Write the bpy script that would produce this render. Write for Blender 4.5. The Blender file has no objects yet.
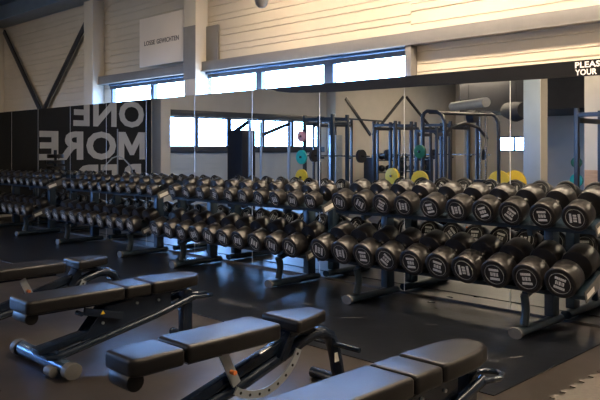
import bpy, bmesh, math, random
from mathutils import Vector, Matrix, Euler
random.seed(7)
PI = math.pi
sc = bpy.context.scene
COL = sc.collection
D = 5.16            # camera distance to the mirror wall
EYE = 1.3

# ------------------------------------------------------------------ materials
def mat(name, col, rough=0.5, metal=0.0, noise=0.0, nscale=20, bump=0.0, bscale=60, spec=0.5, coat=0.0, stretch=None):
    m = bpy.data.materials.new(name); m.use_nodes = True
    nt = m.node_tree; b = nt.nodes['Principled BSDF']
    b.inputs['Base Color'].default_value = (*col, 1)
    b.inputs['Roughness'].default_value = rough
    b.inputs['Metallic'].default_value = metal
    b.inputs['Specular IOR Level'].default_value = spec
    b.inputs['Coat Weight'].default_value = coat
    tc = nt.nodes.new('ShaderNodeTexCoord')
    vec = tc.outputs['Object']
    if stretch:
        mp = nt.nodes.new('ShaderNodeMapping'); mp.inputs['Scale'].default_value = stretch
        nt.links.new(vec, mp.inputs['Vector']); vec = mp.outputs['Vector']
    if noise > 0:
        n = nt.nodes.new('ShaderNodeTexNoise'); n.inputs['Scale'].default_value = nscale; n.inputs['Detail'].default_value = 5
        nt.links.new(vec, n.inputs['Vector'])
        r = nt.nodes.new('ShaderNodeMapRange')
        r.inputs['From Min'].default_value = .3; r.inputs['From Max'].default_value = .7
        r.inputs['To Min'].default_value = 1 - noise; r.inputs['To Max'].default_value = 1 + noise
        nt.links.new(n.outputs['Fac'], r.inputs['Value'])
        mx = nt.nodes.new('ShaderNodeVectorMath'); mx.operation = 'SCALE'
        mx.inputs[0].default_value = col
        nt.links.new(r.outputs['Result'], mx.inputs['Scale'])
        nt.links.new(mx.outputs['Vector'], b.inputs['Base Color'])
    if bump > 0:
        n2 = nt.nodes.new('ShaderNodeTexNoise'); n2.inputs['Scale'].default_value = bscale; n2.inputs['Detail'].default_value = 4
        nt.links.new(vec, n2.inputs['Vector'])
        bp = nt.nodes.new('ShaderNodeBump'); bp.inputs['Strength'].default_value = bump; bp.inputs['Distance'].default_value = .01
        nt.links.new(n2.outputs['Fac'], bp.inputs['Height'])
        nt.links.new(bp.outputs['Normal'], b.inputs['Normal'])
    return m

def emit(name, col, s):
    m = bpy.data.materials.new(name); m.use_nodes = True
    nt = m.node_tree; nt.nodes.remove(nt.nodes['Principled BSDF'])
    e = nt.nodes.new('ShaderNodeEmission'); e.inputs['Color'].default_value = (*col, 1); e.inputs['Strength'].default_value = s
    nt.links.new(e.outputs[0], nt.nodes['Material Output'].inputs['Surface'])
    return m

def mirror_mat():
    m = bpy.data.materials.new('mirror_silver'); m.use_nodes = True
    nt = m.node_tree; nt.nodes.remove(nt.nodes['Principled BSDF'])
    g = nt.nodes.new('ShaderNodeBsdfGlossy'); g.inputs['Roughness'].default_value = 0.0
    g.inputs['Color'].default_value = (.80, .83, .84, 1)
    nt.links.new(g.outputs[0], nt.nodes['Material Output'].inputs['Surface'])
    return m

def glass_mat():
    m = bpy.data.materials.new('window_glass'); m.use_nodes = True
    nt = m.node_tree; nt.nodes.remove(nt.nodes['Principled BSDF'])
    t = nt.nodes.new('ShaderNodeBsdfTransparent'); t.inputs['Color'].default_value = (.95, .97, .98, 1)
    g = nt.nodes.new('ShaderNodeBsdfGlossy'); g.inputs['Roughness'].default_value = .02
    mx = nt.nodes.new('ShaderNodeMixShader'); mx.inputs[0].default_value = .06
    nt.links.new(t.outputs[0], mx.inputs[1]); nt.links.new(g.outputs[0], mx.inputs[2])
    nt.links.new(mx.outputs[0], nt.nodes['Material Output'].inputs['Surface'])
    return m

def floor_mat():
    m = mat('rubber_floor', (.028, .023, .020), .45, noise=.25, nscale=1.1, bump=.05, bscale=120, spec=.5)
    nt = m.node_tree; b = nt.nodes['Principled BSDF']
    n = nt.nodes.new('ShaderNodeTexNoise'); n.inputs['Scale'].default_value = 2.3; n.inputs['Detail'].default_value = 6
    tc = nt.nodes.new('ShaderNodeTexCoord'); nt.links.new(tc.outputs['Object'], n.inputs['Vector'])
    r = nt.nodes.new('ShaderNodeMapRange'); r.inputs['From Min'].default_value = .3; r.inputs['From Max'].default_value = .7
    r.inputs['To Min'].default_value = .27; r.inputs['To Max'].default_value = .40
    nt.links.new(n.outputs['Fac'], r.inputs['Value']); nt.links.new(r.outputs['Result'], b.inputs['Roughness'])
    return m

M = dict(
    floor=floor_mat(),
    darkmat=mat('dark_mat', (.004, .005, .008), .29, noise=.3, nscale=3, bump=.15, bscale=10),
    floormat=mat('pale_mat', (.075, .066, .057), .6, noise=.2, nscale=40),
    siding=mat('cream_siding', (.56, .50, .41), .45, noise=.04, nscale=3),
    greyside=mat('grey_siding', (.50, .55, .58), .45, noise=.04, nscale=3),
    cream=mat('cream_paint', (.58, .53, .45), .6, noise=.04, nscale=3),
    ceiling=mat('ceiling_steel', (.30, .33, .38), .5, noise=.08, nscale=4),
    ceildark=mat('dark_bulkhead', (.03, .03, .035), .7, noise=.1, nscale=5),
    beam=mat('grey_steel', (.17, .165, .165), .45, noise=.06, nscale=8),
    frame=mat('dark_frame', (.035, .042, .055), .35, noise=.05, nscale=8),
    bluebeam=mat('blue_steel', (.14, .20, .28), .4, noise=.1, nscale=6),
    brace=mat('dark_brace', (.018, .018, .022), .4, noise=.1, nscale=8),
    sign=mat('sign_board', (.80, .72, .64), .5, noise=.02, nscale=5),
    ink=mat('sign_ink', (.05, .035, .045), .6, noise=.02, nscale=5),
    black=mat('black_vinyl', (.004, .004, .005), .55, spec=.2, noise=.1, nscale=9),
    white=mat('white_vinyl', (.85, .83, .8), .5, noise=.02, nscale=9),
    banner=mat('dark_banner', (.007, .007, .009), .8, noise=.1, nscale=2),
    letter=mat('grey_letters', (.48, .47, .46), .6, noise=.05, nscale=3),
    mirror=mirror_mat(), glass=glass_mat(),
    sill=mat('dark_metal_sill', (.05, .05, .05), .5, noise=.05, nscale=9),
    joint=mat('mirror_joint', (.62, .62, .60), .35, metal=.3, noise=.03, nscale=5),
    rubber=mat('black_rubber', (.012, .0108, .0112), .34, noise=.2, nscale=30, bump=.08, bscale=90),
    chrome=mat('knurled_steel', (.45, .43, .40), .25, metal=1, noise=.1, nscale=90),
    emb=mat('emblem_print', (.62, .60, .56), .5, noise=.05, nscale=40),
    rack=mat('rack_steel', (.018, .032, .048), .32, noise=.1, nscale=10, metal=.2),
    cap=mat('grey_endcap', (.085, .085, .085), .55, noise=.1, nscale=30),
    vinyl=mat('bench_vinyl', (.010, .0095, .010), .36, spec=.24, noise=.1, nscale=20, bump=.03, bscale=140),
    bframe=mat('bench_steel', (.010, .018, .036), .22, metal=.3, noise=.1, nscale=12),
    tube=mat('blue_tube', (.07, .12, .20), .25, metal=.6, noise=.05, nscale=12),
    alu=mat('pale_metal', (.36, .40, .44), .35, metal=.5, noise=.06, nscale=20),
    orange=mat('orange_knob', (.6, .17, .04), .4, noise=.05, nscale=20),
    yellow=mat('yellow_rubber', (.75, .50, .03), .45, noise=.06, nscale=20),
    teal=mat('teal_rubber', (.02, .42, .33), .45, noise=.06, nscale=20),
    green=mat('green_rubber', (.01, .11, .035), .45, noise=.06, nscale=20),
    pink=mat('pink_rubber', (.62, .28, .28), .45, noise=.06, nscale=20),
    wood=mat('oak_panel', (.42, .26, .14), .5, noise=.2, nscale=4, stretch=(1, 1, 8)),
    colblue=mat('grey_column', (.25, .30, .36), .5, noise=.04, nscale=4),
    label=mat('pale_label', (.75, .72, .66), .5, noise=.03, nscale=20),
    duct=mat('silver_duct', (.42, .41, .39), .4, metal=.4, noise=.06, nscale=10),
    lamp=emit('lamp_diffuser', (1.0, .79, .56), 108),
)

# ------------------------------------------------------------------ mesh builder
class MB:
    def __init__(s): s.bm = bmesh.new()
    def _add(s, verts, faces):
        vs = [s.bm.verts.new(v) for v in verts]
        for f in faces:
            try: s.bm.faces.new([vs[i] for i in f])
            except ValueError: pass
        return vs
    def box(s, c, size, rot=None):
        hx, hy, hz = size[0]/2, size[1]/2, size[2]/2
        pts = [Vector((x, y, z)) for x in (-hx, hx) for y in (-hy, hy) for z in (-hz, hz)]
        if rot: 
            R = Euler(rot).to_matrix(); pts = [R @ p for p in pts]
        c = Vector(c)
        s._add([p + c for p in pts], [(0,1,3,2),(4,6,7,5),(0,4,5,1),(2,3,7,6),(0,2,6,4),(1,5,7,3)])
        return s
    def b2(s, x0, x1, y0, y1, z0, z1):
        return s.box(((x0+x1)/2, (y0+y1)/2, (z0+z1)/2), (x1-x0, y1-y0, z1-z0))
    def bar(s, p0, p1, w, h):               # rectangular bar between two points, h measured roughly upward
        p0, p1 = Vector(p0), Vector(p1); d = (p1-p0).normalized()
        up = Vector((0,0,1)) if abs(d.z) < .95 else Vector((0,1,0))
        a = d.cross(up).normalized(); b = a.cross(d).normalized()
        pts = []
        for p in (p0, p1):
            for sx, sy in ((-1,-1),(1,-1),(1,1),(-1,1)): pts.append(p + a*sx*w/2 + b*sy*h/2)
        s._add(pts, [(3,2,1,0),(4,5,6,7),(0,1,5,4),(1,2,6,5),(2,3,7,6),(3,0,4,7)])
        return s
    def tube(s, pts, r, seg=12, sq=(1,1)):
        pts = [Vector(p) for p in pts]; n = len(pts); rings = []
        prev = None
        for i, p in enumerate(pts):
            d = (pts[min(i+1,n-1)] - pts[max(i-1,0)]).normalized()
            if prev is None:
                ref = Vector((1,0,0)) if abs(d.x) < .9 else Vector((0,0,1))
                a = (ref - d*ref.dot(d)).normalized()
            else: a = (prev - d*prev.dot(d)).normalized()
            prev = a; b = d.cross(a)
            rr = r[i] if isinstance(r, (list, tuple)) else r
            rings.append([s.bm.verts.new(p + a*math.cos(2*PI*k/seg)*rr*sq[0] + b*math.sin(2*PI*k/seg)*rr*sq[1]) for k in range(seg)])
        for i in range(n-1):
            for k in range(seg):
                s.bm.faces.new([rings[i][k], rings[i][(k+1)%seg], rings[i+1][(k+1)%seg], rings[i+1][k]])
        s.bm.faces.new(list(reversed(rings[0]))); s.bm.faces.new(rings[-1])
        return s
    def lathe(s, prof, axis='Y', seg=28, c=(0,0,0)):   # prof: (distance along axis, radius)
        c = Vector(c); rings = []
        def P(a, r, t):
            u, v = math.cos(t)*r, math.sin(t)*r
            return c + {'Y': Vector((u, a, v)), 'Z': Vector((u, v, a)), 'X': Vector((a, u, v))}[axis]
        for a, r in prof:
            if r < 1e-6: rings.append([s.bm.verts.new(P(a, 0, 0))])
            else: rings.append([s.bm.verts.new(P(a, r, 2*PI*k/seg)) for k in range(seg)])
        for A, B in zip(rings, rings[1:]):
            for k in range(seg):
                k2 = (k+1) % seg
                if len(A) == 1 and len(B) == 1: continue
                f = [A[0], B[k], B[k2]] if len(A) == 1 else ([A[k], A[k2], B[0]] if len(B) == 1 else [A[k], A[k2], B[k2], B[k]])
                s.bm.faces.new(f)
        return s
    def prism(s, outline, z0, z1, plane='XY', off=0):
        n = len(outline)
        def P(u, v, w):
            return {'XY': (u, v, w), 'YZ': (w, u, v), 'XZ': (u, w, v)}[plane]
        pts = [P(u, v, z0) for u, v in outline] + [P(u, v, z1) for u, v in outline]
        s._add(pts, [tuple(range(n)), tuple(range(2*n-1, n-1, -1))] + [(i, i+n, (i+1)%n+n, (i+1)%n) for i in range(n)])
        return s
    def build(s, name, m, parent=None, smooth=True, bevel=0, bseg=2, loc=None):
        bm = s.bm
        bmesh.ops.recalc_face_normals(bm, faces=bm.faces[:])
        if bevel:
            es = [e for e in bm.edges if len(e.link_faces) == 2 and e.calc_face_angle(0) > .6]
            bmesh.ops.bevel(bm, geom=es, offset=bevel, segments=bseg, profile=.6, affect='EDGES', clamp_overlap=True)
        me = bpy.data.meshes.new(name); bm.to_mesh(me); bm.free()
        if smooth:
            for p in me.polygons: p.use_smooth = True
            me.set_sharp_from_angle(angle=math.radians(35))
        me.materials.append(m)
        o = bpy.data.objects.new(name, me); COL.objects.link(o)
        if parent: o.parent = parent
        if loc: o.location = loc
        return o

def tag(o, label, cat, group=None, kind=None):
    if label: o['label'] = label
    if cat: o['category'] = cat
    if group: o['group'] = group
    if kind: o['kind'] = kind
    return o
def empty(name, loc, label, cat, group=None, rz=0):
    o = bpy.data.objects.new(name, None); COL.objects.link(o); o.location = loc; o.rotation_euler = (0, 0, rz)
    o.empty_display_size = .1
    return tag(o, label, cat, group)
def copy_tree(o, parent=None, _kids=None):
    c = o.copy(); COL.objects.link(c); c.parent = parent
    for ch in o.children: copy_tree(ch, c)
    return c
def struct(o): o['kind'] = 'structure'; return o

def text_obj(name, body, w, h, m, parent, M4, bold=0.0, thick=.002):
    """text fitted to width w and height h, its lower left corner at the origin of M4"""
    cu = bpy.data.curves.new(name, 'FONT'); cu.body = body; cu.offset = bold; cu.resolution_u = 3; cu.fill_mode = 'FRONT'
    if bold: cu.space_character = 1.0 + bold*1.5
    t = bpy.data.objects.new(name+'_tmp', cu); COL.objects.link(t)
    dg = bpy.context.evaluated_depsgraph_get(); dg.update()
    me = bpy.data.meshes.new_from_object(t.evaluated_get(dg))
    bpy.data.objects.remove(t)
    xs = [v.co.x for v in me.vertices]; ys = [v.co.y for v in me.vertices]
    sx, sy = w/(max(xs)-min(xs)), h/(max(ys)-min(ys))
    for v in me.vertices: v.co = Vector(((v.co.x-min(xs))*sx, (v.co.y-min(ys))*sy, 0))
    bm = bmesh.new(); bm.from_mesh(me)
    r = bmesh.ops.extrude_face_region(bm, geom=bm.faces[:])
    for v in [g for g in r['geom'] if isinstance(g, bmesh.types.BMVert)]: v.co.z += thick
    bmesh.ops.recalc_face_normals(bm, faces=bm.faces[:])
    bmesh.ops.transform(bm, matrix=M4, verts=bm.verts[:])
    me2 = bpy.data.meshes.new(name); bm.to_mesh(me2); bm.free()
    for p_ in me2.polygons: p_.use_smooth = False
    me2.materials.append(m)
    o = bpy.data.objects.new(name, me2); COL.objects.link(o)
    if parent: o.parent = parent
    return o
FACE_MINUS_Y = Matrix(((1,0,0,0),(0,0,-1,0),(0,1,0,0),(0,0,0,1)))     # text standing up, read by somebody looking along +Y
FACE_PLUS_X = Matrix(((0,0,1,0),(1,0,0,0),(0,1,0,0),(0,0,0,1)))       # text standing up, read by somebody looking along -X

# ------------------------------------------------------------------ room shell
XL, XR, YB, YW, ZC = -13.6, 4.0, -16.5, .2, 3.95
struct(MB().b2(XL-.2, XR+.2, YB-.2, YW+.3, -.1, 0).build('floor', M['floor'], smooth=False))
def siding(x0, x1, z0, z1, name, y=YW, pitch=.118):
    """sandwich panel cladding: flat boards with narrow grooves, profile extruded along x"""
    prof = [(y+.06, z0)]
    z = z0; k = 0
    prof.append((y, z0))
    zz = math.ceil(z0/pitch)*pitch
    while zz < z1 - .01:
        if zz > z0 + .01:
            g = .009 if k % 2 else .005
            prof += [(y, zz-g), (y+.009, zz-g*.3), (y+.009, zz+g*.3), (y, zz+g)]
        zz += pitch*(.38 if k % 2 else .62)*1.6; k += 1
    prof += [(y, z1), (y+.06, z1)]
    mb = MB(); mb.prism(prof, x0, x1, plane='YZ')
    return struct(mb.build(name, M['siding'], smooth=False))
WX0, WX1, WZ0, WZ1 = -9.30, -3.90, 1.45, 2.26     # window band over the mirror
siding(XL, WX0, 0, ZC, 'wall_mirror_side')
siding(WX1, XR, 0, ZC, 'wall_mirror_side.001')
siding(WX0, WX1, WZ1, ZC, 'wall_mirror_side.002')
siding(WX0, WX1, 0, WZ0, 'wall_mirror_side.003')
MTOP = 1.957
struct(MB().b2(-13.3, -.68, .012, YW-.002, 0, MTOP-.03).build('wall_mirror_backing', M['cream'], smooth=False))
# wall at left (x = XL) seen in the mirror: window band from y=-4.2 to -9.3
SW0, SW1, SZ0, SZ1 = -9.25, -4.2, 1.33, 2.08
def xwall(y0, y1, z0, z1, name): return struct(MB().b2(XL-.15, XL, y0, y1, z0, z1).build(name, M['cream'], smooth=False))
xwall(SW1, YW+.3, 0, ZC, 'wall_left')
xwall(YB, SW0, 0, ZC, 'wall_left.001')
xwall(SW0, SW1, SZ1, ZC, 'wall_left.002')
# below the side windows: ribbed cladding
mb = MB(); 
for k in range(11): mb.b2(XL-.15, XL+.012, SW0, SW1, k*.121, k*.121+.102)
mb.b2(XL-.15, XL-.014, SW0, SW1, 0, SZ0)
struct(mb.build('wall_left_cladding', M['greyside'], smooth=False))
struct(MB().b2(XR, XR+.15, YB, YW+.3, 0, ZC).build('wall_right', M['cream'], smooth=False))
# back wall with one window
BX0, BX1, BZ0, BZ1 = -12.2, -11.1, 1.22, 1.72
mb = MB().b2(XL, BX0, YB-.15, YB, 0, ZC).b2(BX1, XR, YB-.15, YB, 0, ZC).b2(BX0, BX1, YB-.15, YB, 0, BZ0).b2(BX0, BX1, YB-.15, YB, BZ1, ZC)
struct(mb.build('wall_back', M['cream'], smooth=False))
# ceiling: ribbed metal deck
mb = MB().b2(XL-.2, XR+.2, YB-.2, YW+.3, ZC, ZC+.1)
x = XL
while x < XR:
    mb.b2(x, x+.06, YB, YW, ZC-.05, ZC+.01); x += .26
struct(mb.build('ceiling', M['ceiling'], smooth=False))

# ---- windows over the mirror
def window(name, x0, x1, y, z0, z1, mull, axis='X', depth=.06, label=None):
    fr = MB(); t = .045
    def B(a0, a1, c0, c1, d0=0, d1=depth):
        if axis == 'X': fr.b2(a0, a1, y+d0, y+d1, c0, c1)
        else: fr.b2(y-d1, y-d0, a0, a1, c0, c1)
    B(x0, x1, z0, z0+t); B(x0, x1, z1-t, z1); B(x0, x0+t, z0+t, z1-t); B(x1-t, x1, z0+t, z1-t)
    for a, w in mull: B(a-w/2, a+w/2, z0+t, z1-t)
    o = struct(fr.build(name, M['frame'], smooth=False))
    g = MB()
    edges = [x0+t] + [v for a, w in mull for v in (a-w/2, a+w/2)] + [x1-t]
    for a0, a1 in zip(edges[::2], edges[1::2]):
        g = MB()
        if axis == 'X': g.b2(a0, a1, y+.03, y+.036, z0+t, z1-t)
        else: g.b2(y-.036, y-.03, a0, a1, z0+t, z1-t)
        g.build('window_pane', M['glass'], o, smooth=False)
    return o
window('window_1', WX0, -7.21, YW+.01, WZ0, WZ1-.0, [(-8.22, .08)])
window('window_2', -7.03, WX1, YW+.01, WZ0, WZ1-.0, [(-6.04, .10), (-4.955, .13)])
struct(MB().b2(-7.21, -7.03, YW+.005, YW+.07, WZ0, WZ1).build('trim_1', M['beam'], smooth=False))
window('window_3', SW0, SW1, XL-.04, SZ0, SZ1, [(-8.2, .1), (-7.15, .08), (-6.0, .12), (-5.0, .09)], axis='Y')
window('window_4', BX0, BX1, YB-.11, BZ0, BZ1, [(-11.6, .06)])
# dark head and sill bands round the side windows
struct(MB().b2(XL+.001, XL+.06, SW0-.1, SW1+.1, SZ1-.01, SZ1+.13).build('trim_2', M['frame'], bevel=.004))
struct(MB().b2(XL+.001, XL+.07, SW0-.1, SW1+.1, SZ0-.12, SZ0+.03).build('trim_3', M['frame'], bevel=.004))
# light portals in the window openings (daylight comes from the sky outside)
def portal(loc, sx, sy, rot):
    l = bpy.data.lights.new('daylight_portal', 'AREA'); l.shape = 'RECTANGLE'; l.size = sx; l.size_y = sy
    l.cycles.is_portal = True
    o = bpy.data.objects.new('daylight_portal', l); COL.objects.link(o); o.location = loc; o.rotation_euler = rot
portal(((WX0+WX1)/2, YW+.12, 2.1), WX1-WX0, .34, (-PI/2, 0, 0))
portal((XL-.16, (SW0+SW1)/2, (SZ0+SZ1)/2), SZ1-SZ0, SW1-SW0, (0, -PI/2, 0))

# ---- columns and steel of the mirror wall
def hsection(name, x0, x1, y0, y1, z0, z1, m, label, group=None, cat='column'):
    o = MB().b2(x0, x1, y0, y1, z0, z1).build(name, m, bevel=.006)
    return tag(o, label, cat, group)
c1 = hsection('steel_column', -9.75, -9.48, .012, YW-.001, MTOP-.028, 3.5, M['cream'], 'cream painted building column beside the dark diagonal braces, left of the white sign')
c2 = hsection('steel_column', -7.21, -6.97, .012, YW-.001, MTOP-.028, ZC-.06, M['cream'], 'cream building column with painted-in grey shadow, just right of the hanging sign')
MB().b2(-7.211, -6.969, .004, .0115, 2.16, 2.81).build('shadow_plate', M['beam'], c2, smooth=False)  # grey plate stands in for a shadow across the column front
MB().b2(-6.969, -6.74, YW-.03, YW-.0015, 2.372, 2.81).build('wall_shadow_plate', M['beam'], c2, bevel=.003)  # second grey plate carries the same painted shadow onto the wall
c0 = hsection('steel_column', -13.35, -13.10, .012, YW-.001, MTOP-.028, ZC-.06, M['cream'], 'cream building column at the far left end of the mirror wall')
# girders under the siding
def girder(x0, x1, label):
    r = empty('steel_girder', ((x0+x1)/2, .15, 2.26), label, 'beam', 'grey girders above the mirror windows')
    b = MB().b2(x0, x1, .10, YW-.002, 2.262, 2.37).build('web', M['beam'], bevel=.005)
    b.parent = r; b.matrix_parent_inverse = Matrix.Translation(-Vector(r.location))
    f = MB().b2(x0, x1, .085, YW-.002, 2.250, 2.2615).build('bottom_flange', M['beam'], bevel=.002)
    f.parent = r; f.matrix_parent_inverse = Matrix.Translation(-Vector(r.location))
    return r
girder(-9.479, -7.211, 'grey steel girder running from left column to the column beside the sign')
girder(-6.969, 3.9, 'long grey steel girder running right from the column beside the sign')
tag(MB().b2(-3.90, -3.83, .10, YW-.002, MTOP-.028, 2.2485).build('steel_post', M['beam'], bevel=.004), 'short grey steel post closing the right end of the window row', 'post')
for k_, (a_, b_) in enumerate(((WX0, -7.215), (-6.965, -3.902))):
    struct(MB().b2(a_, b_, YW-.012, YW+.009, 2.172, 2.2495).build('trim_%d' % (8+k_), M['frame'], smooth=False))
# blue roller pelmet below girder
struct(MB().tube([(-6.96, .166, 2.232), (-3.91, .166, 2.232)], .016).build('trim_4', M['tube']))
struct(MB().tube([(-9.27, .166, 2.232), (-7.22, .166, 2.232)], .016).build('trim_5', M['tube']))
# braces
def brace(p0, p1, label, m='brace', w=.07):
    return tag(MB().bar(p0, p1, .03, w).build('diagonal_brace', M[m], bevel=.004), label, 'brace', None)
brace((-12.95, .13, 3.45), (-11.45, .13, 1.94), 'dark diagonal steel brace, left arm of the V on the far left wall', w=.085)
brace((-9.76, .13, 3.35), (-11.35, .13, 1.94), 'dark diagonal steel brace, right arm of the V beside the left column', w=.085)
# eaves beam under the ceiling
eb = empty('eaves_beam', (-8.5, 0, 3.52), 'blue grey eaves beam under the ceiling at the upper left', 'beam')
def put(o, r): o.parent = r; o.matrix_parent_inverse = Matrix.Translation(-Vector(r.location)); return o
put(MB().b2(XL+.02, -7.25, -.20, .19, 3.53, 3.56).build('bottom_flange', M['bluebeam'], bevel=.004), eb)
put(MB().b2(XL+.02, -7.25, -.03, .0, 3.561, 3.86).build('web', M['bluebeam'], bevel=.003), eb)
put(MB().b2(XL+.02, -7.25, -.20, .19, 3.861, 3.89).build('top_flange', M['bluebeam'], bevel=.004), eb)

# ---- hanging sign
s = empty('hanging_sign', (-7.77, .07, 2.40), 'square cream sign board with small dark lettering LOSSE GEWICHTEN, left of the column', 'sign')
put(MB().b2(-8.29, -7.25, .055, .08, 2.405, 3.05).build('board', M['sign'], bevel=.003), s)
put(text_obj('lettering', 'LOSSE', .255, .062, M['ink'], None, Matrix.Translation((-8.17, .0545, 2.68)) @ FACE_MINUS_Y, bold=.012), s)
put(text_obj('lettering', 'GEWICHTEN', .495, .062, M['ink'], None, Matrix.Translation((-7.875, .0545, 2.68)) @ FACE_MINUS_Y, bold=.012), s)
put(MB().b2(-7.9, -7.6, .081, .198, 2.6, 2.9).build('wall_bracket', M['beam'], bevel=.003), s)

# ---- hanging black speaker at the top edge
hs = empty('pendant_lamp', (-4.92, -.75, 2.62), 'dark pendant with rounded lower end hanging at the top edge of the view', 'lamp')
prof = [(0, 0), (.004, .03), (.03, .055), (.1, .072), (.22, .08), (.3, .078), (.34, .05), (.36, .012), (.37, 0)]
hb = MB().lathe(prof, axis='Z', seg=24).build('lamp_shade', M['beam']); hb.parent = hs
cb = MB().tube([(0, 0, .365), (0, 0, ZC-.05-2.62)], .006, 8).build('cable', M['brace']); cb.parent = hs

# ------------------------------------------------------------------ mirror panels
edges = [-.68, -1.735, -2.79, -3.83, -4.88, -5.91, -6.97, -8.04, -9.07, -10.15, -11.26, -12.30, -13.3]
names = ['rightmost tall wall mirror panel, mostly outside the frame', 'wall mirror panel carrying the words PLEASE YOUR on its black band',
 'wall mirror panel showing the right hand squat racks, left of the pillar reflection', 'wall mirror panel under the short grey post at the window row end',
 'wall mirror panel right below the widest window pane', 'wall mirror panel where the black top band begins',
 'wall mirror panel reflecting the tall black cabinet of the cable machine', 'wall mirror panel directly under the column beside the sign',
 'wall mirror panel reflecting the start of the words ONE MORE', 'wall mirror panel reflecting the middle letters of ONE MORE',
 'wall mirror panel reflecting the last letter of MORE', 'wall mirror panel below the left arm of the V brace', 'leftmost wall mirror panel at the far end']
names = names[0:1] + names[1:]
for i, (a, b) in enumerate(zip(edges, edges[1:])):
    o = MB().b2(b+.004, a-.004, 0, .006, .02, MTOP).build('mirror_panel', M['mirror'], smooth=False)
    tag(o, names[i], 'mirror', 'wall mirror panels')
    MB().b2(b-.0035, b+.0035, -.0006, .008, .02, MTOP).build('edge_strip', M['joint'], o, smooth=False)
struct(MB().b2(-13.3, -.68, -.004, .010, .0, .02).build('trim_6', M['sill'], smooth=False))
# black vinyl band on the mirrors with white words
r = empty('vinyl_band', (-3.5, -.003, 1.835), 'black vinyl band along the mirror top with white words PLEASE and YOUR', 'sticker')
out = [(-.7, 1.956), (-.7, 1.835), (-2.2, 1.836), (-3.2, 1.848), (-4.6, 1.861), (-5.0, 1.872), (-5.3, 1.89), (-5.5, 1.915), (-5.64, 1.956)]
put(MB().prism(out, -.0034, -.0007, plane='XZ').build('band', M['black'], smooth=False), r)
put(text_obj('lettering', 'PLEASE', .222, .045, M['white'], None, Matrix.Translation((-2.262, -.0042, 1.900)) @ FACE_MINUS_Y, bold=.03, thick=.0008), r)
put(text_obj('lettering', 'YOUR', .162, .045, M['white'], None, Matrix.Translation((-2.262, -.0042, 1.845)) @ FACE_MINUS_Y, bold=.03, thick=.0008), r)

# ------------------------------------------------------------------ banner wall at left, seen in the mirror
r = empty('wall_banner', (XL, -2.03, 0), 'dark wall banner with big grey words ONE MORE REP, reflected in the left mirrors', 'banner')
put(MB().b2(XL+.001, XL+.02, -3.69, -.30, .05, 2.95).build('panel', M['banner'], bevel=.002), r)
for w, y0, wid, z0, h in (('ONE', -3.5, 1.69, 1.77, .58), ('ORE', -2.80, 1.72, 1.07, .60), ('REP', -3.42, 1.50, .37, .60)):
    put(text_obj('lettering', w, wid, h, M['letter'], None, Matrix.Translation((XL+.021, y0, z0)) @ FACE_PLUS_X, bold=.034, thick=.004), r)
mo = [(0, 0), (0, 1), (.25, 1), (.5, .50), (.75, 1), (1, 1), (1, 0), (.79, 0), (.79, .60), (.57, .16), (.43, .16), (.21, .60), (.21, 0)]
put(MB().prism([(-3.52+.66*a_, 1.07+.6*b_) for a_, b_ in mo], XL+.021, XL+.025, plane='YZ').build('lettering', M['letter'], smooth=False), r)
def pier(x0, x1, y0, y1, label, m='colblue', z1=ZC-.06):
    return tag(MB().b2(x0, x1, y0, y1, .001, z1).build('pillar', M[m], bevel=.01), label, 'pillar')
pier(XL+.001, XL+.35, -3.98, -3.72, 'grey pillar between the ONE MORE REP banner and the side windows', 'cream')
pier(XL+.001, XL+.35, -9.85, -9.5, 'pale pillar closing the right end of the reflected side windows', 'cream')
pier(XL+.15, XL+.5, -16.3, -15.9, 'pale pillar at the far corner behind the reflected racks', 'cream')
pier(-7.72, -7.32, -10.05, -9.72, 'broad blue grey pillar with cream side, reflected on the right', 'colblue')
MB().b2(-7.3195, -7.305, -10.05, -9.72, .001, ZC-.06).build('cream_side', M['cream'], bpy.data.objects['pillar.003'], smooth=False)
for a, b_, lab in (((-13.5, -10.3, 2.78), (-13.5, -11.45, 1.72), 'reflected wall brace falling from the left end of the zigzag'),
                 ((-13.5, -13.1, 2.97), (-13.5, -11.55, 1.72), 'reflected wall brace rising to the peak of the zigzag'),
                 ((-13.5, -13.25, 2.97), (-13.5, -15.2, 1.6), 'reflected wall brace falling right from the peak of the zigzag')):
    brace((XL+.0152, a[1], a[2]), (XL+.0152, b_[1], b_[2]), lab, w=.09)
# far partition with oak dado
p = MB().b2(-5.95, XR-.01, -9.0, -8.84, .0, ZC-.06).build('wall_partition', M['cream'], smooth=False); struct(p)
struct(MB().b2(-5.94, XR-.01, -8.839, -8.815, .001, .88).build('trim_7', M['wood'], bevel=.003))
struct(MB().b2(-11.2, -4.5, -16.49, -12.6, 2.35, ZC-.06).build('ceiling_bulkhead', M['ceildark'], smooth=False))
tag(MB().tube([(-10.6, -11.3, 2.45), (-9.0, -10.3, 2.45)], .12, 20).build('air_duct', M['duct']), 'silver round air duct under the ceiling above the reflected racks', 'duct')
tag(MB().tube([(-9.3, -11.9, 2.32), (-8.9, -11.6, 2.26), (-8.5, -11.3, 2.28)], [.2, .26, .2], 20).build('air_duct', M['ceildark']), 'black bulging air duct left of the reflected blue grey pillar', 'duct')

for nm_, xx, yy, zz in (('air_duct', -9.8, -10.8, 2.57), ('air_duct.001', -8.9, -11.6, 2.50)):
    MB().tube([(xx, yy, zz), (xx, yy, ZC-.05)], .01, 6).build('hanger', M['brace'], bpy.data.objects[nm_])
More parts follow.
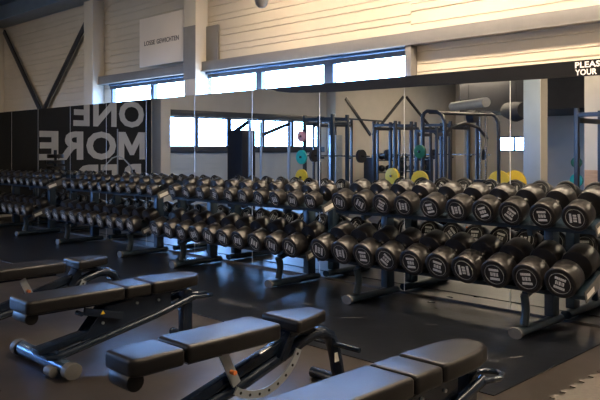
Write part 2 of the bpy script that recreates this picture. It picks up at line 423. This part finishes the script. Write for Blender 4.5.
# ------------------------------------------------------------------ lamps
def lamp(x, y, z, L, label, k=1.0, rz=0):
    r = empty('ceiling_lamp', (x, y, z), label, 'lamp', 'ceiling lamps', rz)
    MB().b2(-L/2, L/2, -.11, .11, .015, .07).build('housing', M['frame'], r, bevel=.006)
    MB().b2(-L/2+.02, L/2-.02, -.09, .09, 0, .014).build('diffuser', M['lamp'], r, smooth=False)
    for sx in (-1, 1):
        MB().tube([(sx*L*.4, 0, .07), (sx*L*.4, 0, ZC-.052-z)], .004, 6).build('suspension_cable', M['brace'], r)
lamp(-1.0, -.85, 3.5, 1.8, 'ceiling lamp above the near end of the dumbbell racks')
lamp(-3.2, -.85, 3.5, 1.8, 'ceiling lamp above the gap between near and second rack')
lamp(-5.2, -.85, 3.5, .8, 'ceiling lamp above the second rack, right of the column with the sign')
lamp(-.5, -2.9, 3.3, 1.3, 'ceiling lamp above the foreground benches')
lamp(-10.6, -3.6, 3.6, .8, 'added unseen lamp that brightens the banner wall')  # extra lamp out of view, added to brighten banner and pillar
lamp(-7.0, -8.0, 3.5, 2.4, 'ceiling lamp above the reflected squat racks')
lamp(-11.0, -12.5, 3.5, 2.6, 'ceiling lamp at the far back left of the hall')
lamp(-5.0, -11.6, 3.5, 1.6, 'ceiling lamp behind the partition')

# ------------------------------------------------------------------ dumbbells
TILT = math.radians(18.5)
emb_cache = {}
def emblem_bm(sgn):
    """printed ring with rows of small letter-like strokes on the end face"""
    mb = MB(); n = 32; y0, y1 = (-.0015, .0005)
    for k in range(n):
        a0, a1 = 2*PI*k/n, 2*PI*(k+1)/n
        for (ra, rb) in ((.074, .0754),):
            pts = [(math.cos(a)*r_, math.sin(a)*r_) for a, r_ in ((a0, ra), (a1, ra), (a1, rb), (a0, rb))]
            mb.prism(pts, y0, y1, plane='XZ')
    rows = [(.026, .044, .078, 6), (-.044, -.026, .078, 6)]
    for z0, z1, w, m in rows:
        st = w/m
        for i in range(m):
            x = -w/2 + i*st
            mb.b2(x+.0012, x+st-.0012, y0, y1, z0, z1)
    for x0, x1 in ((-.030, -.021), (-.016, -.012), (-.006, .007), (.013, .017), (.021, .030)):
        mb.b2(x0, x1, y0, y1, -.013, .014)
    return mb
def make_dumbbell(L, hl):
    r = empty('dumbbell', (0, 0, 0), '', 'dumbbell')
    R = .1
    def head(y_out, y_in, sg):
        d = abs(y_out - y_in); q = sg
        prof = [(0, 0), (0, .070), (.0015, .0715), (.005, .0725), (.005, .0775), (0, .080), (0, .094), (.0025, .098), (.006, .1),
                (d-.006, .1), (d-.001, .0965), (d, .092), (d+.001, .045), (d+.008, .026), (d+.02, .018), (d+.02, 0)]
        prof = [(y_out + q*a, b) for a, b in prof]
        h = MB().lathe(prof, 'Y', 32).build('weight_head', M['rubber'], r)
        e = emblem_bm(1)
        if sg < 0:
            bmesh.ops.transform(e.bm, matrix=Matrix.Rotation(PI, 4, 'Z'), verts=e.bm.verts[:])
        e = e.build('emblem', M['emb'], h, smooth=False); e.location = (0, y_out - q*.0006, 0); e.scale = (.9, 1, .9)
        e['label'] = 'pale printed ring and lettering'
        return h
    head(-L/2, -L/2+hl, 1); head(L/2, L/2-hl, -1)
    a = L/2-hl-.015
    prof = [(-a, .013), (-a*.6, .0145), (-a*.25, .0165), (0, .0172), (a*.25, .0165), (a*.6, .0145), (a, .013)]
    MB().lathe([(-a, 0)] + prof + [(a, 0)], 'Y', 16).build('handle', M['chrome'], r)
    return r
# master shapes: (length, head length) for large and small bells
masters = {'big': make_dumbbell(.42, .150), 'mid': make_dumbbell(.37, .122), 'small': make_dumbbell(.31, .098)}
used = set()
ORD = ['first', 'second', 'third', 'fourth', 'fifth', 'sixth', 'seventh', 'eighth', 'ninth', 'tenth', 'eleventh']
RACKS = ['nearest rack', 'second nearest rack', 'third nearest rack', 'farthest rack']
CT, ST = math.cos(TILT), math.sin(TILT)
def place_bell(kind, x, yface, zc, R, roll, label, group):
    L = {'big': .42, 'mid': .37, 'small': .31}[kind]
    if kind in used: o = copy_tree(masters[kind])
    else: o = masters[kind]; used.add(kind)
    o.rotation_mode = 'YXZ'; o.rotation_euler = (TILT, roll, 0)
    o.scale = (R/.1, 1, R/.1)
    o.location = (x, yface + L/2*CT, zc + L/2*ST)
    o['label'] = label; o['category'] = 'dumbbell'; o['group'] = group
UP = [[-1.997,-2.225,-2.46,-2.675,-2.90,-3.135,-3.39,-3.61,-3.84,-4.07],
      [-4.42,-4.65,-4.89,-5.12,-5.36,-5.58,-5.81,-6.06,-6.31,-6.57],
      [-7.02,-7.25,-7.49,-7.72,-7.94,-8.18,-8.41,-8.65,-8.88,-9.11],
      [-9.84,-10.06,-10.28,-10.5,-10.72,-10.95,-11.2,-11.43,-11.66,-11.88]]
LO = [[-2.075,-2.31,-2.553,-2.8,-3.03,-3.275,-3.52,-3.76,-4.01,-4.26],
      [-4.63,-4.87,-5.12,-5.37,-5.61,-5.85,-6.09,-6.33,-6.57,-6.83],
      [-7.36,-7.59,-7.83,-8.07,-8.31,-8.55,-8.79,-9.03,-9.27,-9.50],
      [-10.3,-10.53,-10.77,-11.02,-11.26,-11.5,-11.74]]
UR = [.092, .076, .067, .062]; LR = [.108, .099, .092, .087]
UZ = [.843, .822, .812, .805]; LZ = [.412, .392, .386, .380]
rollU = {0: [90, 3, -38, 18, 95, 12, 88, -28, 55, 75]}
rollL = {0: [-16, 4, 0, 92, -12, 2, -42, 0, 88, 72]}
for ri in range(4):
    for i, x in enumerate(UP[ri]):
        roll = rollU[ri][i] if ri in rollU else random.choice([70, 80, 90, 100, 85, 60, -20])
        R = UR[ri]*(1 + .012*(4.5-i)/4.5)
        if ri == 0 and i in (8, 9): R *= .97
        place_bell('mid' if ri == 0 else 'small', x, -.610, UZ[ri] + (R-UR[ri]), R, math.radians(-roll),
                   'round dumbbell on upper shelf of the %s, %s from right end' % (RACKS[ri], ORD[i]),
                   'dumbbells on the upper shelves')
    for i, x in enumerate(LO[ri]):
        roll = rollL[ri][i] if ri in rollL else random.choice([70, 80, 90, 100, 60, 45, 20])
        R = LR[ri]*(1 + .010*(4.5-i)/4.5)
        place_bell('big' if ri < 2 else 'mid', x, -.665, LZ[ri] + (R-LR[ri]), R, math.radians(-roll),
                   'thick dumbbell on lower shelf of the %s, %s from right end' % (RACKS[ri], ORD[i]),
                   'dumbbells on the lower shelves')
# extra bell at the right edge of the view, on the next shelf end
# ------------------------------------------------------------------ racks
def make_rack(xr, xl, feet, ri, label):
    r = empty('dumbbell_rack', ((xr+xl)/2, -.4, 0), label, 'rack', 'two tier dumbbell racks')
    cx = (xr+xl)/2; oy = .4; XR0, XL0 = xr, xl
    def P(x, y, z): return (x-cx, y+oy, z)
    for lev, (yf, zc, R, L, row) in enumerate(((-.665, LZ[ri], LR[ri]*1.012, .42 if ri < 2 else .37, LO[ri]), (-.610, UZ[ri], UR[ri]*1.012, .37 if ri == 0 else .31, UP[ri]))):
        xr, xl = row[0] + R + .012, row[-1] - R - .012; U = .085 if lev == 0 else .05
        # tray plane touches the underside of the heads: offset R below the axis, perpendicular to it
        y0, z0 = yf + R*ST, zc - R*CT
        def T(u, v): return (y0 + u*CT - v*ST + oy, z0 + u*ST + v*CT)       # u along the tray, v up from it
        deck = MB().prism([T(U, -.0008), T(U, -.012), T(L+.03, -.012), T(L+.03, -.0008)], xl-cx, xr-cx, plane='YZ')
        deck.build('shelf_tray', M['rack'], r, smooth=False)
        lip = MB().prism([T(U-.0005, -.001), T(U-.0005, -.032), T(U-.008, -.032), T(U-.008, -.001)], xl-cx, xr-cx, plane='YZ')
        lip.prism([T(L+.0305, .03), T(L+.0305, -.03), T(L+.038, -.03), T(L+.038, .03)], xl-cx, xr-cx, plane='YZ')
        lip.build('shelf_rail', M['rack'], r, smooth=False)
        for xe, sg in ((xr, 1), (xl, -1)):
            e = MB().prism([T(U-.012, -.05), T(L+.04, -.05), T(L+.04, .04), T(L*.5, .03), T(U-.012, .03)], xe-cx+.0005*sg, xe-cx+.006*sg, plane='YZ').build('end_plate', M['cap'], r, smooth=False)
            a0, a1 = (.0065, .0075) if sg > 0 else (-.0075, -.0065)
            MB().prism([T(U+.01, -.035), T(U+.13, -.035), T(U+.13, .004), T(U+.01, .004)], xe-cx+a0, xe-cx+a1, plane='YZ').build('end_label', M['label'], e, smooth=False)
    yu0 = -.665
    for fx in feet:
        x = fx - cx
        f = MB().tube([(x, -.71+oy, .040), (x, -.06+oy, .040)], .038, 16, sq=(1.15, .85)).build('foot', M['rack'], r)
        MB().tube([(x, -.73+oy, .042), (x, -.705+oy, .042)], .045, 16, sq=(1.15, .85)).build('end_cap', M['cap'], f)
        MB().b2(x-.035, x+.035, -.23+oy, -.125+oy, .075, UZ[ri]+.02 - UR[ri]+.02).build('post', M['rack'], r, bevel=.008)
        zt = LZ[ri] - LR[ri]*CT - .018
        pts = [(x, -.600+oy, .075), (x, -.585+oy, .13), (x, -.575+oy, .18), (x, -.580+oy, .23), (x, -.60+oy, zt+.0)]
        MB().tube(pts, .03, 12, sq=(.9, 1.2)).build('front_strut', M['rack'], r)
        zu = UZ[ri] - UR[ri]*CT - .02
        MB().bar((x, -.22+oy, zu+.075), (x, -.52+oy, zu-.025), .04, .045).build('shelf_bracket', M['rack'], r, bevel=.005)
        MB().bar((x, -.22+oy, zt+.09), (x, -.59+oy, zt-.005), .04, .045).build('shelf_bracket', M['rack'], r, bevel=.005)
    return r
make_rack(-1.86, -4.36, [-2.36, -3.88], 0, 'two tier black dumbbell rack nearest the viewer, at the right')
make_rack(-4.42+.02, -6.97, [-4.85, -6.40], 1, 'two tier black dumbbell rack second from the right')
make_rack(-7.02+.05, -9.64, [-7.48, -9.08], 2, 'two tier black dumbbell rack third from the right')
make_rack(-9.72, -12.05, [-10.40, -11.7], 3, 'two tier black dumbbell rack at the far left')

# ------------------------------------------------------------------ benches
def pad(r, name, out, z0, z1, bev=.022):
    return MB().prism(out, z0, z1).build(name, M['vinyl'], r, bevel=bev, bseg=4)
def foot_tube(r, y, hw, rad=.042, m='tube', dx=0):
    f = MB().tube([(-hw+dx, y, rad+.008), (hw+dx, y, rad+.008)], rad, 18).build('cross_foot', M[m], r)
    for sg in (-1, 1):
        MB().tube([(dx+sg*(hw+.002), y, rad+.006), (dx+sg*(hw+.06), y, rad+.006)], rad+.005, 18, sq=(1, 1.15)).build('foot_cap', M['cap'], f, bevel=.006)
    return f
def bolt(mb, x, y, z, sg=1, r=.009): mb.tube([(x, y, z), (x+sg*.008, y, z)], r, 8)

def make_plate_bench(x, y0, label, w=.13):
    r = empty('weight_bench', (x, y0, 0), label, 'bench', 'adjustable benches facing the racks')
    pad(r, 'back_pad', [(-w*.92, 0), (w*.92, 0), (w, .05), (w, .618), (-w, .618), (-w, .05)], .372, .452)
    MB().tube([(-w*.66, .045, .348), (w*.66, .045, .348)], .040, 16).build('roll_cushion', M['vinyl'], r, bevel=.006)
    pad(r, 'middle_pad', [(-w, .627), (w, .627), (w, .807), (-w, .807)], .374, .450)
    pad(r, 'seat_pad', [(-w, .817), (w, .817), (w*1.0, .95), (w*.90, 1.10), (w*.70, 1.19), (w*.35, 1.232), (-w*.35, 1.232), (-w*.70, 1.19), (-w*.90, 1.10), (-w, .95)], .376, .452)
    for a, b in ((.07, .56), (.65, .78), (.85, 1.12)):
        MB().b2(-.06, .06, a, b, .350, .371).build('pad_carrier', M['bframe'], r, bevel=.004)
    for sg in (-1, 1):
        MB().tube([(sg*.075, .19, .095), (sg*.075, .5, .155), (sg*.075, .85, .225), (sg*.075, 1.05, .275), (sg*.075, 1.17, .305)], .024, 12).build('side_rail', M['bframe'], r)
        pl = MB().prism([(.36, .15), (.52, .335), (.78, .352), (1.0, .352), (1.0, .262), (.80, .215)], sg*.052, sg*.058, plane='YZ').build('side_plate', M['bframe'], r, smooth=False)
        bm_ = MB()
        for by, bz in ((.50, .24), (.74, .325), (.90, .32), (.46, .31)): bolt(bm_, sg*.058, by, bz, sg)
        bm_.build('bolt', M['alu'], pl)
    MB().b2(-.05, .05, .12, .9, .10, .13).build('spine', M['bframe'], r, bevel=.006).rotation_euler = (math.radians(9), 0, 0)
    arm = MB().bar((.085, .36, .335), (.085, .62, .27), .02, .045).build('adjuster_arm', M['bframe'], r, bevel=.004)
    t = MB().prism([(.465, .302), (.495, .302), (.48, .325)], .0955, .0965, plane='YZ').build('warning_label', M['yellow'], arm, smooth=False)
    MB().tube([(.06, .33, .33), (.12, .33, .33)], .014, 12).build('knob', M['bframe'], arm)
    foot_tube(r, .21, .31, dx=-.115)
    wb = MB().tube([(.06, .15, .032), (.14, .15, .032)], .03, 14).build('transport_wheel', M['cap'], r, bevel=.004)
    MB().b2(-.10, .10, .13, .24, .092, .112).build('foot_bracket', M['bframe'], r, bevel=.004)
    MB().b2(-.035, .035, 1.12, 1.19, .02, .345).build('rear_post', M['bframe'], r, bevel=.006)
    MB().tube([(-.16, 1.16, .03), (.16, 1.16, .03)], .027, 14).build('rear_foot', M['bframe'], r)
    pts = [(-.02, 1.15, .305), (-.01, 1.25, .30), (.01, 1.31, .298), (.05, 1.33, .297), (.09, 1.31, .298), (.11, 1.25, .30), (.09, 1.15, .305)]
    MB().tube(pts, .013, 10).build('carry_handle', M['bframe'], r)
    return r

def make_arch_bench(x, y0, label):
    r = empty('weight_bench', (x, y0, 0), label, 'bench', 'adjustable benches facing the racks')
    w = .12
    pad(r, 'end_pad', [(-w*.85, 0), (w*.85, 0), (w, .05), (w, .262), (-w, .262), (-w, .05)], .374, .450)
    MB().tube([(-w*.62, .045, .345), (w*.62, .045, .345)], .042, 16).build('roll_cushion', M['vinyl'], r, bevel=.006)
    pad(r, 'back_pad', [(-w*1.02, .273), (w*1.02, .273), (w*1.04, .80), (w*.9, .835), (-w*.9, .835), (-w*1.04, .80)], .376, .456)
    pad(r, 'seat_pad', [(-w*1.2, .925), (w*1.15, .925), (w*.92, 1.06), (w*.48, 1.21), (-w*.48, 1.21), (-w*.95, 1.06)], .386, .452)
    for a, b in ((.05, .20), (.32, .78), (.95, 1.12)):
        MB().b2(-.055, .055, a, b, .352, .374).build('pad_carrier', M['bframe'], r, bevel=.004)
    arch = [(0, .2, .075), (0, .45, .125), (0, .7, .185), (0, .95, .262), (0, 1.08, .305), (0, 1.16, .325), (0, 1.23, .322), (0, 1.29, .29), (0, 1.325, .23), (0, 1.35, .14), (0, 1.37, .05)]
    MB().tube(arch, .034, 14, sq=(1.15, 1)).build('arched_frame', M['bframe'], r)
    MB().bar((0, .27, .135), (0, 1.0, .335), .045, .05).build('carrier_beam', M['bframe'], r, bevel=.006)
    MB().bar((0, .90, .25), (0, .985, .39), .10, .05).build('hinge_bracket', M['bframe'], r, bevel=.004)
    # perforated arc plate
    c = (.75, .405); n = 20; R0, R1 = .262, .300
    ar = [(c[0]+math.cos(t)*R1, c[1]+math.sin(t)*R1) for t in [math.radians(-125+100*k/n) for k in range(n+1)]]
    ar += [(c[0]+math.cos(t)*R0, c[1]+math.sin(t)*R0) for t in [math.radians(-25-100*k/n) for k in range(n+1)]]
    pl = MB().prism(ar, .052, .060, plane='YZ').build('adjuster_arc', M['alu'], r, smooth=False)
    hb = MB()
    for k in range(8):
        t = math.radians(-118+88*k/7); ym, zm = c[0]+math.cos(t)*.281, c[1]+math.sin(t)*.281
        hb.tube([(.0602, ym, zm), (.0612, ym, zm)], .0075, 10)
    hb.build('pin_hole', M['black'], pl, smooth=False)
    bk = MB().bar((.05, .52, .36), (.05, .60, .20), .012, .05).build('pin_bracket', M['alu'], r, bevel=.003)
    MB().tube([(.06, .56, .27), (.09, .56, .27)], .011, 12).build('pull_pin', M['orange'], bk)
    foot_tube(r, .2, .26, rad=.036, m='bframe')
    MB().tube([(-.2, 1.37, .032), (.2, 1.37, .032)], .03, 14).build('rear_foot', M['bframe'], r)
    MB().tube([(-.12, 1.31, .245), (.20, 1.31, .245)], .014, 12).build('carry_handle', M['bframe'], r)
    MB().b2(.034, .036, 1.30, 1.345, .15, .20).build('sticker', M['label'], r, smooth=False)
    return r
make_arch_bench(-5.07, -3.50, 'dark adjustable bench cut by the left edge of the view, farthest of the four')
make_plate_bench(-3.95, -3.47, 'adjustable bench with blue cross foot and side plate, second from the left')
make_arch_bench(-2.59, -3.64, 'adjustable bench with arched frame and perforated arc plate, in the middle foreground')
make_plate_bench(-1.668, -3.62, 'adjustable bench with rounded warm lit pad in the lower right foreground, nearest the viewer', w=.119)

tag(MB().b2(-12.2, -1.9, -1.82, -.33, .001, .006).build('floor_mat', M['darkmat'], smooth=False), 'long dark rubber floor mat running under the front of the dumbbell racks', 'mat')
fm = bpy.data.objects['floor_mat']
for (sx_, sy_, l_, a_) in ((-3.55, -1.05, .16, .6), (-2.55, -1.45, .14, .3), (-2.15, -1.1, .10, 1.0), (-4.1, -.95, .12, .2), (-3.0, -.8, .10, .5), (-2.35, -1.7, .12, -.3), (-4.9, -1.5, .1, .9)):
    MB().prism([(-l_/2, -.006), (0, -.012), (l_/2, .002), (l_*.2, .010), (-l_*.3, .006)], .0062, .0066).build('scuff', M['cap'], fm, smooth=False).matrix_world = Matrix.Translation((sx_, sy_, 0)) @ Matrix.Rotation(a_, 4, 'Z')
# pale interlocking mat at right with toothed edge
x = -1.68; out = []
y = -5.0
k = 0
while y < -.25:
    out.append((x + (.035 if k % 2 else 0), y)); out.append((x + (.035 if k % 2 else 0), y+.06)); y += .06; k += 1
out += [(.6, -.25), (.6, -5.0)]
tag(MB().prism(out, .001, .008).build('floor_mat', M['floormat'], smooth=False), 'pale grey interlocking floor mat with toothed edge, lower right corner', 'mat')
# black equipment foot in the lower right corner
b = empty('equipment_foot', (-1.36, -1.45, .008), 'black low foot of some equipment in the lower right corner', 'equipment')
MB().b2(-.10, .14, -.05, .05, .0, .055).build('base', M['rack'], b, bevel=.008)
MB().b2(-.05, .14, -.03, .03, .056, .085).build('top_rail', M['rack'], b, bevel=.008)

# ------------------------------------------------------------------ equipment behind, seen in the mirror
def power_rack(cx, cy, sx, sy, h, label, t=.06, m='brace'):
    r = empty('power_rack', (cx, cy, 0), label, 'rack', 'power racks in the hall behind')
    for a in (-1, 1):
        for b_ in (-1, 1):
            u = MB().b2(a*sx/2-t/2, a*sx/2+t/2, b_*sy/2-t/2, b_*sy/2+t/2, 0, h).build('upright', M[m], r, bevel=.006)
    for b_ in (-1, 1): MB().b2(-sx/2, sx/2, b_*sy/2-.025, b_*sy/2+.025, h-.12, h-.06).build('crossbar', M[m], r, bevel=.005)
    for a in (-1, 1):
        MB().b2(a*sx/2-.025, a*sx/2+.025, -sy/2+t/2, sy/2-t/2, h-.20, h-.13).build('side_rail', M[m], r, bevel=.005)
        MB().b2(a*sx/2-.025, a*sx/2+.025, -sy/2+t/2, sy/2-t/2, .02, .09).build('base_rail', M[m], r, bevel=.005)
        MB().b2(a*sx/2-.03, a*sx/2+.03, -sy/2-.12, -sy/2-t/2, 1.10, 1.14).build('bar_hook', M[m], r, bevel=.005)
    return r
power_rack(-9.47, -5.03, .75, .42, 1.97, 'reflected squat rack with blue sheen beside the side windows', m='rack')
power_rack(-9.90, -7.74, .60, .60, 1.93, 'reflected squat rack in the middle, below the zigzag wall braces')
power_rack(-3.78, -4.80, .78, .80, 1.86, 'reflected black rack at the right edge next to oak wainscot')
power_rack(-11.2, -9.6, .7, .7, 2.0, 'reflected squat rack close to the zigzag wall braces', t=.05)
power_rack(-9.9, -9.9, .8, .8, 1.98, 'reflected black rack farthest back, left of the pillar')
power_rack(-8.9, -7.9, .5, .5, 1.78, 'low reflected black rack between the yellow plate and the training frame', t=.05)
power_rack(-11.9, -7.9, .55, .8, 2.05, 'tall slim reflected rack behind the barbell rack', t=.05)
for (x_, y_, lab_) in ((-10.9, -6.9, 'pale narrow upright cabinet in front of the reflected zigzag braces'),):
    tag(MB().b2(x_-.11, x_+.11, y_-.11, y_+.11, .001, 1.62).build('cabinet', M['alu'], bevel=.01), lab_, 'cabinet')
# long rail linking racks
tag(MB().tube([(-9.55, -5.29, 1.93), (-9.95, -7.39, 1.93)], .018, 10).build('pull_up_bar', M['rack']), 'long thin pull up bar bridging two reflected squat racks', 'bar')
# training frame with curved top corners
r = empty('training_frame', (-7.4, -6.65, 0), 'reflected black training frame with curved top corners and cable tower', 'machine')
for yy, x0, x1 in ((.65, -.45, .05), (-.65, -.05, .42)):
    pts = [(x0, yy, 0), (x0, yy, 1.9), (x0+.03, yy, 1.98), (x0+.10, yy, 2.02), (x1-.18, yy, 2.0), (x1-.07, yy, 1.93), (x1-.01, yy, 1.82), (x1, yy, 1.6), (x1, yy, 0)]
    MB().tube(pts, .036, 10).build('hoop', M['brace'], r)
    MB().b2(x0-.05, x1+.05, yy-.05, yy+.05, 0, .05).build('base_rail', M['brace'], r, bevel=.005)
MB().tube([(-.3, .65, 1.99), (.1, -.65, 1.99)], .028, 10).build('top_tube', M['brace'], r)
MB().tube([(-.1, .65, 1.97), (.3, -.65, 1.97)], .028, 10).build('top_tube', M['brace'], r)
for xx in (.08, .2): MB().tube([(xx, -.55, .02), (xx, -.55, 1.96)], .022, 10).build('guide_rod', M['chrome'], r)
ws = MB()
for k in range(12): ws.b2(-.02, .3, -.60, -.46, .1+k*.05, .145+k*.05)
ws.build('weight_stack', M['rubber'], r, bevel=.004)
MB().tube([(-.05, .6, 1.50), (0, .35, 1.72), (.05, 0, 1.80), (.12, -.4, 1.72), (.2, -.6, 1.5)], .03, 10).build('curved_arm', M['brace'], r)
MB().lathe([(-.08, 0), (-.08, .12), (.08, .12), (.08, 0)], 'X', 20, (.05, -.3, 1.93)).build('pulley_housing', M['brace'], r, bevel=.01)
# cable station with shroud
r = empty('cable_station', (-10.35, -3.6, 0), 'reflected cable machine with tall black weight cabinet in front of windows', 'machine')
MB().b2(-.22, .22, -.17, .17, 0, 1.66).build('weight_cabinet', M['brace'], r, bevel=.02)
MB().tube([(.50, .22, 0), (.50, .22, 1.84)], .03, 12).build('column', M['alu'], r)
MB().tube([(.62, .05, 0), (.62, .05, 1.80)], .025, 12).build('column', M['alu'], r)
MB().tube([(.30, -.98, 0), (.30, -.98, 1.84)], .03, 12).build('column', M['alu'], r)
MB().bar((-.1, .1, 1.62), (.5, .22, 1.82), .05, .06).build('arm', M['rack'], r, bevel=.005)
MB().bar((.5, -.05, 1.55), (.30, -.98, 1.80), .05, .06).build('arm', M['rack'], r, bevel=.005)
MB().b2(.2, .7, -1.05, .3, 0, .05).build('base_frame', M['rack'], r, bevel=.005)
def plate(x, y, z, R, m, label, axis='Y', t=.05, group='coloured plates in the hall behind'):
    o = MB().lathe([(-t/2, .025), (-t/2, R*.35), (-t/2+.012, R*.4), (-t/2+.012, R*.8), (-t/2, R*.85), (-t/2+.004, R), (t/2-.004, R), (t/2, R*.85), (t/2, .025), (-t/2, .025)], axis, 26, (0, 0, 0)).build('weight_plate', M[m])
    o.location = (x, y, z); tag(o, label, 'weight plate', group)
    MB().tube([Vector((0,0,0))+Vector({'X': (-t, 0, 0), 'Y': (0, -t, 0)}[axis]), Vector({'X': (t, 0, 0), 'Y': (0, t, 0)}[axis])], .024, 12).build('hub', M['chrome'], o)
    return o
plate(-9.845, -4.732, 1.55, .11, 'pink', 'small pink plate, top of the three coloured plates on the reflected rack')
plate(-9.845, -4.732, 1.14, .14, 'teal', 'teal plate between the pink and yellow plates on the reflected rack')
plate(-9.845, -4.732, .74, .16, 'yellow', 'yellow plate lowest of the three on the rack beside the windows')
plate(-9.6, -7.331, .70, .18, 'yellow', 'yellow plate low on the middle reflected rack', t=.07)
plate(-7.85, -5.911, .70, .19, 'yellow', 'yellow plate leaning inside the black training frame reflection')
plate(-7.85, -5.911, 1.25, .13, 'green', 'dark green plate hanging inside the training frame reflection')
plate(-7.55, -8.35, .575, .27, 'yellow', 'large yellow disc, front one of the pair left of the pillar')
plate(-7.42, -8.75, .575, .27, 'yellow', 'large yellow disc, rear one of the pair left of the pillar')
plate(-5.6, -7.669, 1.05, .10, 'green', 'small green disc on the stand beside the oak wainscot')
plate(-5.6, -7.669, .72, .12, 'teal', 'small teal disc low on the stand beside the oak wainscot')
tag(MB().b2(-7.62, -7.28, -8.95, -8.15, 0.001, .30).build('plate_stand', M['rack'], bevel=.01), 'dark stand below the pair of large yellow discs', 'stand')
o = MB().tube([(-5.6, -7.75, .05), (-5.6, -7.75, 1.35)], .03, 10); o.b2(-5.85, -5.35, -7.9, -7.6, 0.001, .05)
tag(o.build('plate_stand', M['rack']), 'thin upright stand with small green discs beside oak wainscot', 'stand')
# barbells in racks
def barbell(x, y, z, L, rz, label, pm):
    r = empty('barbell', (x, y, z), label, 'barbell', 'barbells on the racks behind', rz)
    MB().tube([(-L/2, 0, 0), (L/2, 0, 0)], .014, 10).build('bar', M['chrome'], r)
    for sg in (-1, 1):
        q = MB().lathe([(sg*(L/2-.25), .03), (sg*(L/2-.25), .13), (sg*(L/2-.19), .13), (sg*(L/2-.19), .03)], 'X', 24)
        q.build('plate', M[pm], r)
    return r
barbell(-9.47, -5.36, 1.16, 1.7, 0, 'barbell with black plates on the blue sheened reflected rack', 'rubber')
t_ = bpy.data.objects['power_rack.002']
MB().bar((.43, -.38, 1.45), (.95, -.38, 1.78), .05, .07).build('outrigger_arm', M['brace'], t_, bevel=.005)
barbell(-9.9, -8.16, 1.16, 1.4, 0, 'barbell with black plates on the middle reflected rack', 'rubber')
barbell(-9.9, -10.42, 1.16, 1.9, 0, 'barbell with black plates on the farthest reflected rack', 'rubber')
# flat bench in the rack
r = empty('flat_bench', (-9.47, -6.0, 0), 'flat blue black bench standing inside the reflected squat rack by the windows', 'bench')
MB().b2(-.16, .16, -.55, .55, .42, .50).build('pad', M['tube'], r, bevel=.02)
for yy in (-.4, .4): MB().b2(-.2, .2, yy-.03, yy+.03, 0, .05).b2(-.03, .03, yy-.03, yy+.03, .05, .42).build('leg', M['rack'], r, bevel=.004)
# storage shelf with balls along the side wall
r = empty('storage_rack', (-12.9, -12.0, 0), 'low dark storage rack along the reflected side wall', 'rack')
for z in (.25, .60, .95): MB().b2(-.2, .2, -1.4, 1.4, z, z+.03).build('shelf', M['rack'], r, bevel=.004)
for a in (-1.4, 0, 1.4): MB().b2(-.22, .22, a-.03, a+.03, 0, 1.05).build('side_frame', M['rack'], r, bevel=.004)
i = 0
for z in (.631, .981):
    for k in range(8):
        R = .10
        o = MB().lathe([(-R, 0)] + [(-R*math.cos(t), R*math.sin(t)) for t in [PI*j/10 for j in range(1, 10)]] + [(R, 0)], 'Z', 18).build('medicine_ball', M[['rubber', 'duct', 'rubber'][i % 3]])
        o.location = (-12.9, [-13.2, -12.88, -12.56, -12.24, -11.76, -11.44, -11.12, -10.8][k], z+R); i += 1
        tag(o, '%s ball on %s shelf of reflected storage rack, %s from window end' % (['black', 'grey', 'black'][(i-1) % 3], 'middle' if z < .8 else 'top', ORD[8-k]), 'ball', 'medicine balls on the storage rack')
# plate tower before the banner
r = empty('plate_tower', (-12.6, -.95, 0), 'narrow black tower of stacked discs before the reflected banner', 'rack')
MB().tube([(0, 0, 0), (0, 0, 1.28)], .03, 10).build('post', M['rack'], r)
MB().b2(-.25, .25, -.25, .25, 0, .04).build('base', M['rack'], r, bevel=.005)
for k in range(9): MB().lathe([(0, .03), (0, .17-.01*(k%3)), (.07, .17-.01*(k%3)), (.07, .03)], 'Z', 22, (0, 0, .25+k*.11)).build('disc', M['rubber'], r)
# pale exercise frame
r = empty('exercise_machine', (-12.5, -2.2, 0), 'pale tubular exercise machine with curved arms before the reflected banner', 'machine')
for sg in (-1, 1):
    MB().tube([(0, sg*.42, .05), (0, sg*.40, .6), (0, sg*.30, .95), (0, sg*.12, 1.12), (0, 0, 1.16)], .013, 10).build('curved_arm', M['alu'], r)
MB().tube([(0, 0, .05), (0, 0, 1.7)], .012, 10).build('mast', M['alu'], r)
MB().b2(-.4, .4, -.45, .45, 0, .05).build('base', M['rack'], r, bevel=.01)

# ------------------------------------------------------------------ world
w = bpy.data.worlds.new('World'); sc.world = w; w.use_nodes = True
nt = w.node_tree; bg = nt.nodes['Background']
tc = nt.nodes.new('ShaderNodeTexCoord'); sp = nt.nodes.new('ShaderNodeSeparateXYZ')
rp = nt.nodes.new('ShaderNodeValToRGB')
rp.color_ramp.elements[0].position = .45; rp.color_ramp.elements[0].color = (.10, .12, .14, 1)
rp.color_ramp.elements[1].position = .52; rp.color_ramp.elements[1].color = (.22, .46, 1.0, 1)
mr = nt.nodes.new('ShaderNodeMapRange'); mr.inputs['From Min'].default_value = -1; mr.inputs['From Max'].default_value = 1
nt.links.new(tc.outputs['Generated'], sp.inputs[0]); nt.links.new(sp.outputs['Z'], mr.inputs['Value'])
nt.links.new(mr.outputs['Result'], rp.inputs[0]); nt.links.new(rp.outputs['Color'], bg.inputs['Color'])
bg.inputs['Strength'].default_value = 90.0

# ------------------------------------------------------------------ camera
cam = bpy.data.cameras.new('Camera'); co = bpy.data.objects.new('Camera', cam); COL.objects.link(co)
co.location = (0, -D, EYE); co.rotation_euler = (PI/2, 0, PI/4)
cam.sensor_width = 36; cam.lens = 705/600*36; cam.shift_y = -51/600; cam.clip_start = .05
sc.camera = co
sc.cycles.use_denoising = True
sc.cycles.max_bounces = 10; sc.cycles.glossy_bounces = 6; sc.cycles.diffuse_bounces = 4; sc.cycles.transparent_max_bounces = 12
sc.cycles.sample_clamp_indirect = 6
vs = sc.view_settings
vs.view_transform = 'Standard'; vs.look = 'None'; vs.gamma = 1; vs.use_curve_mapping = False
vs.exposure = 0.1
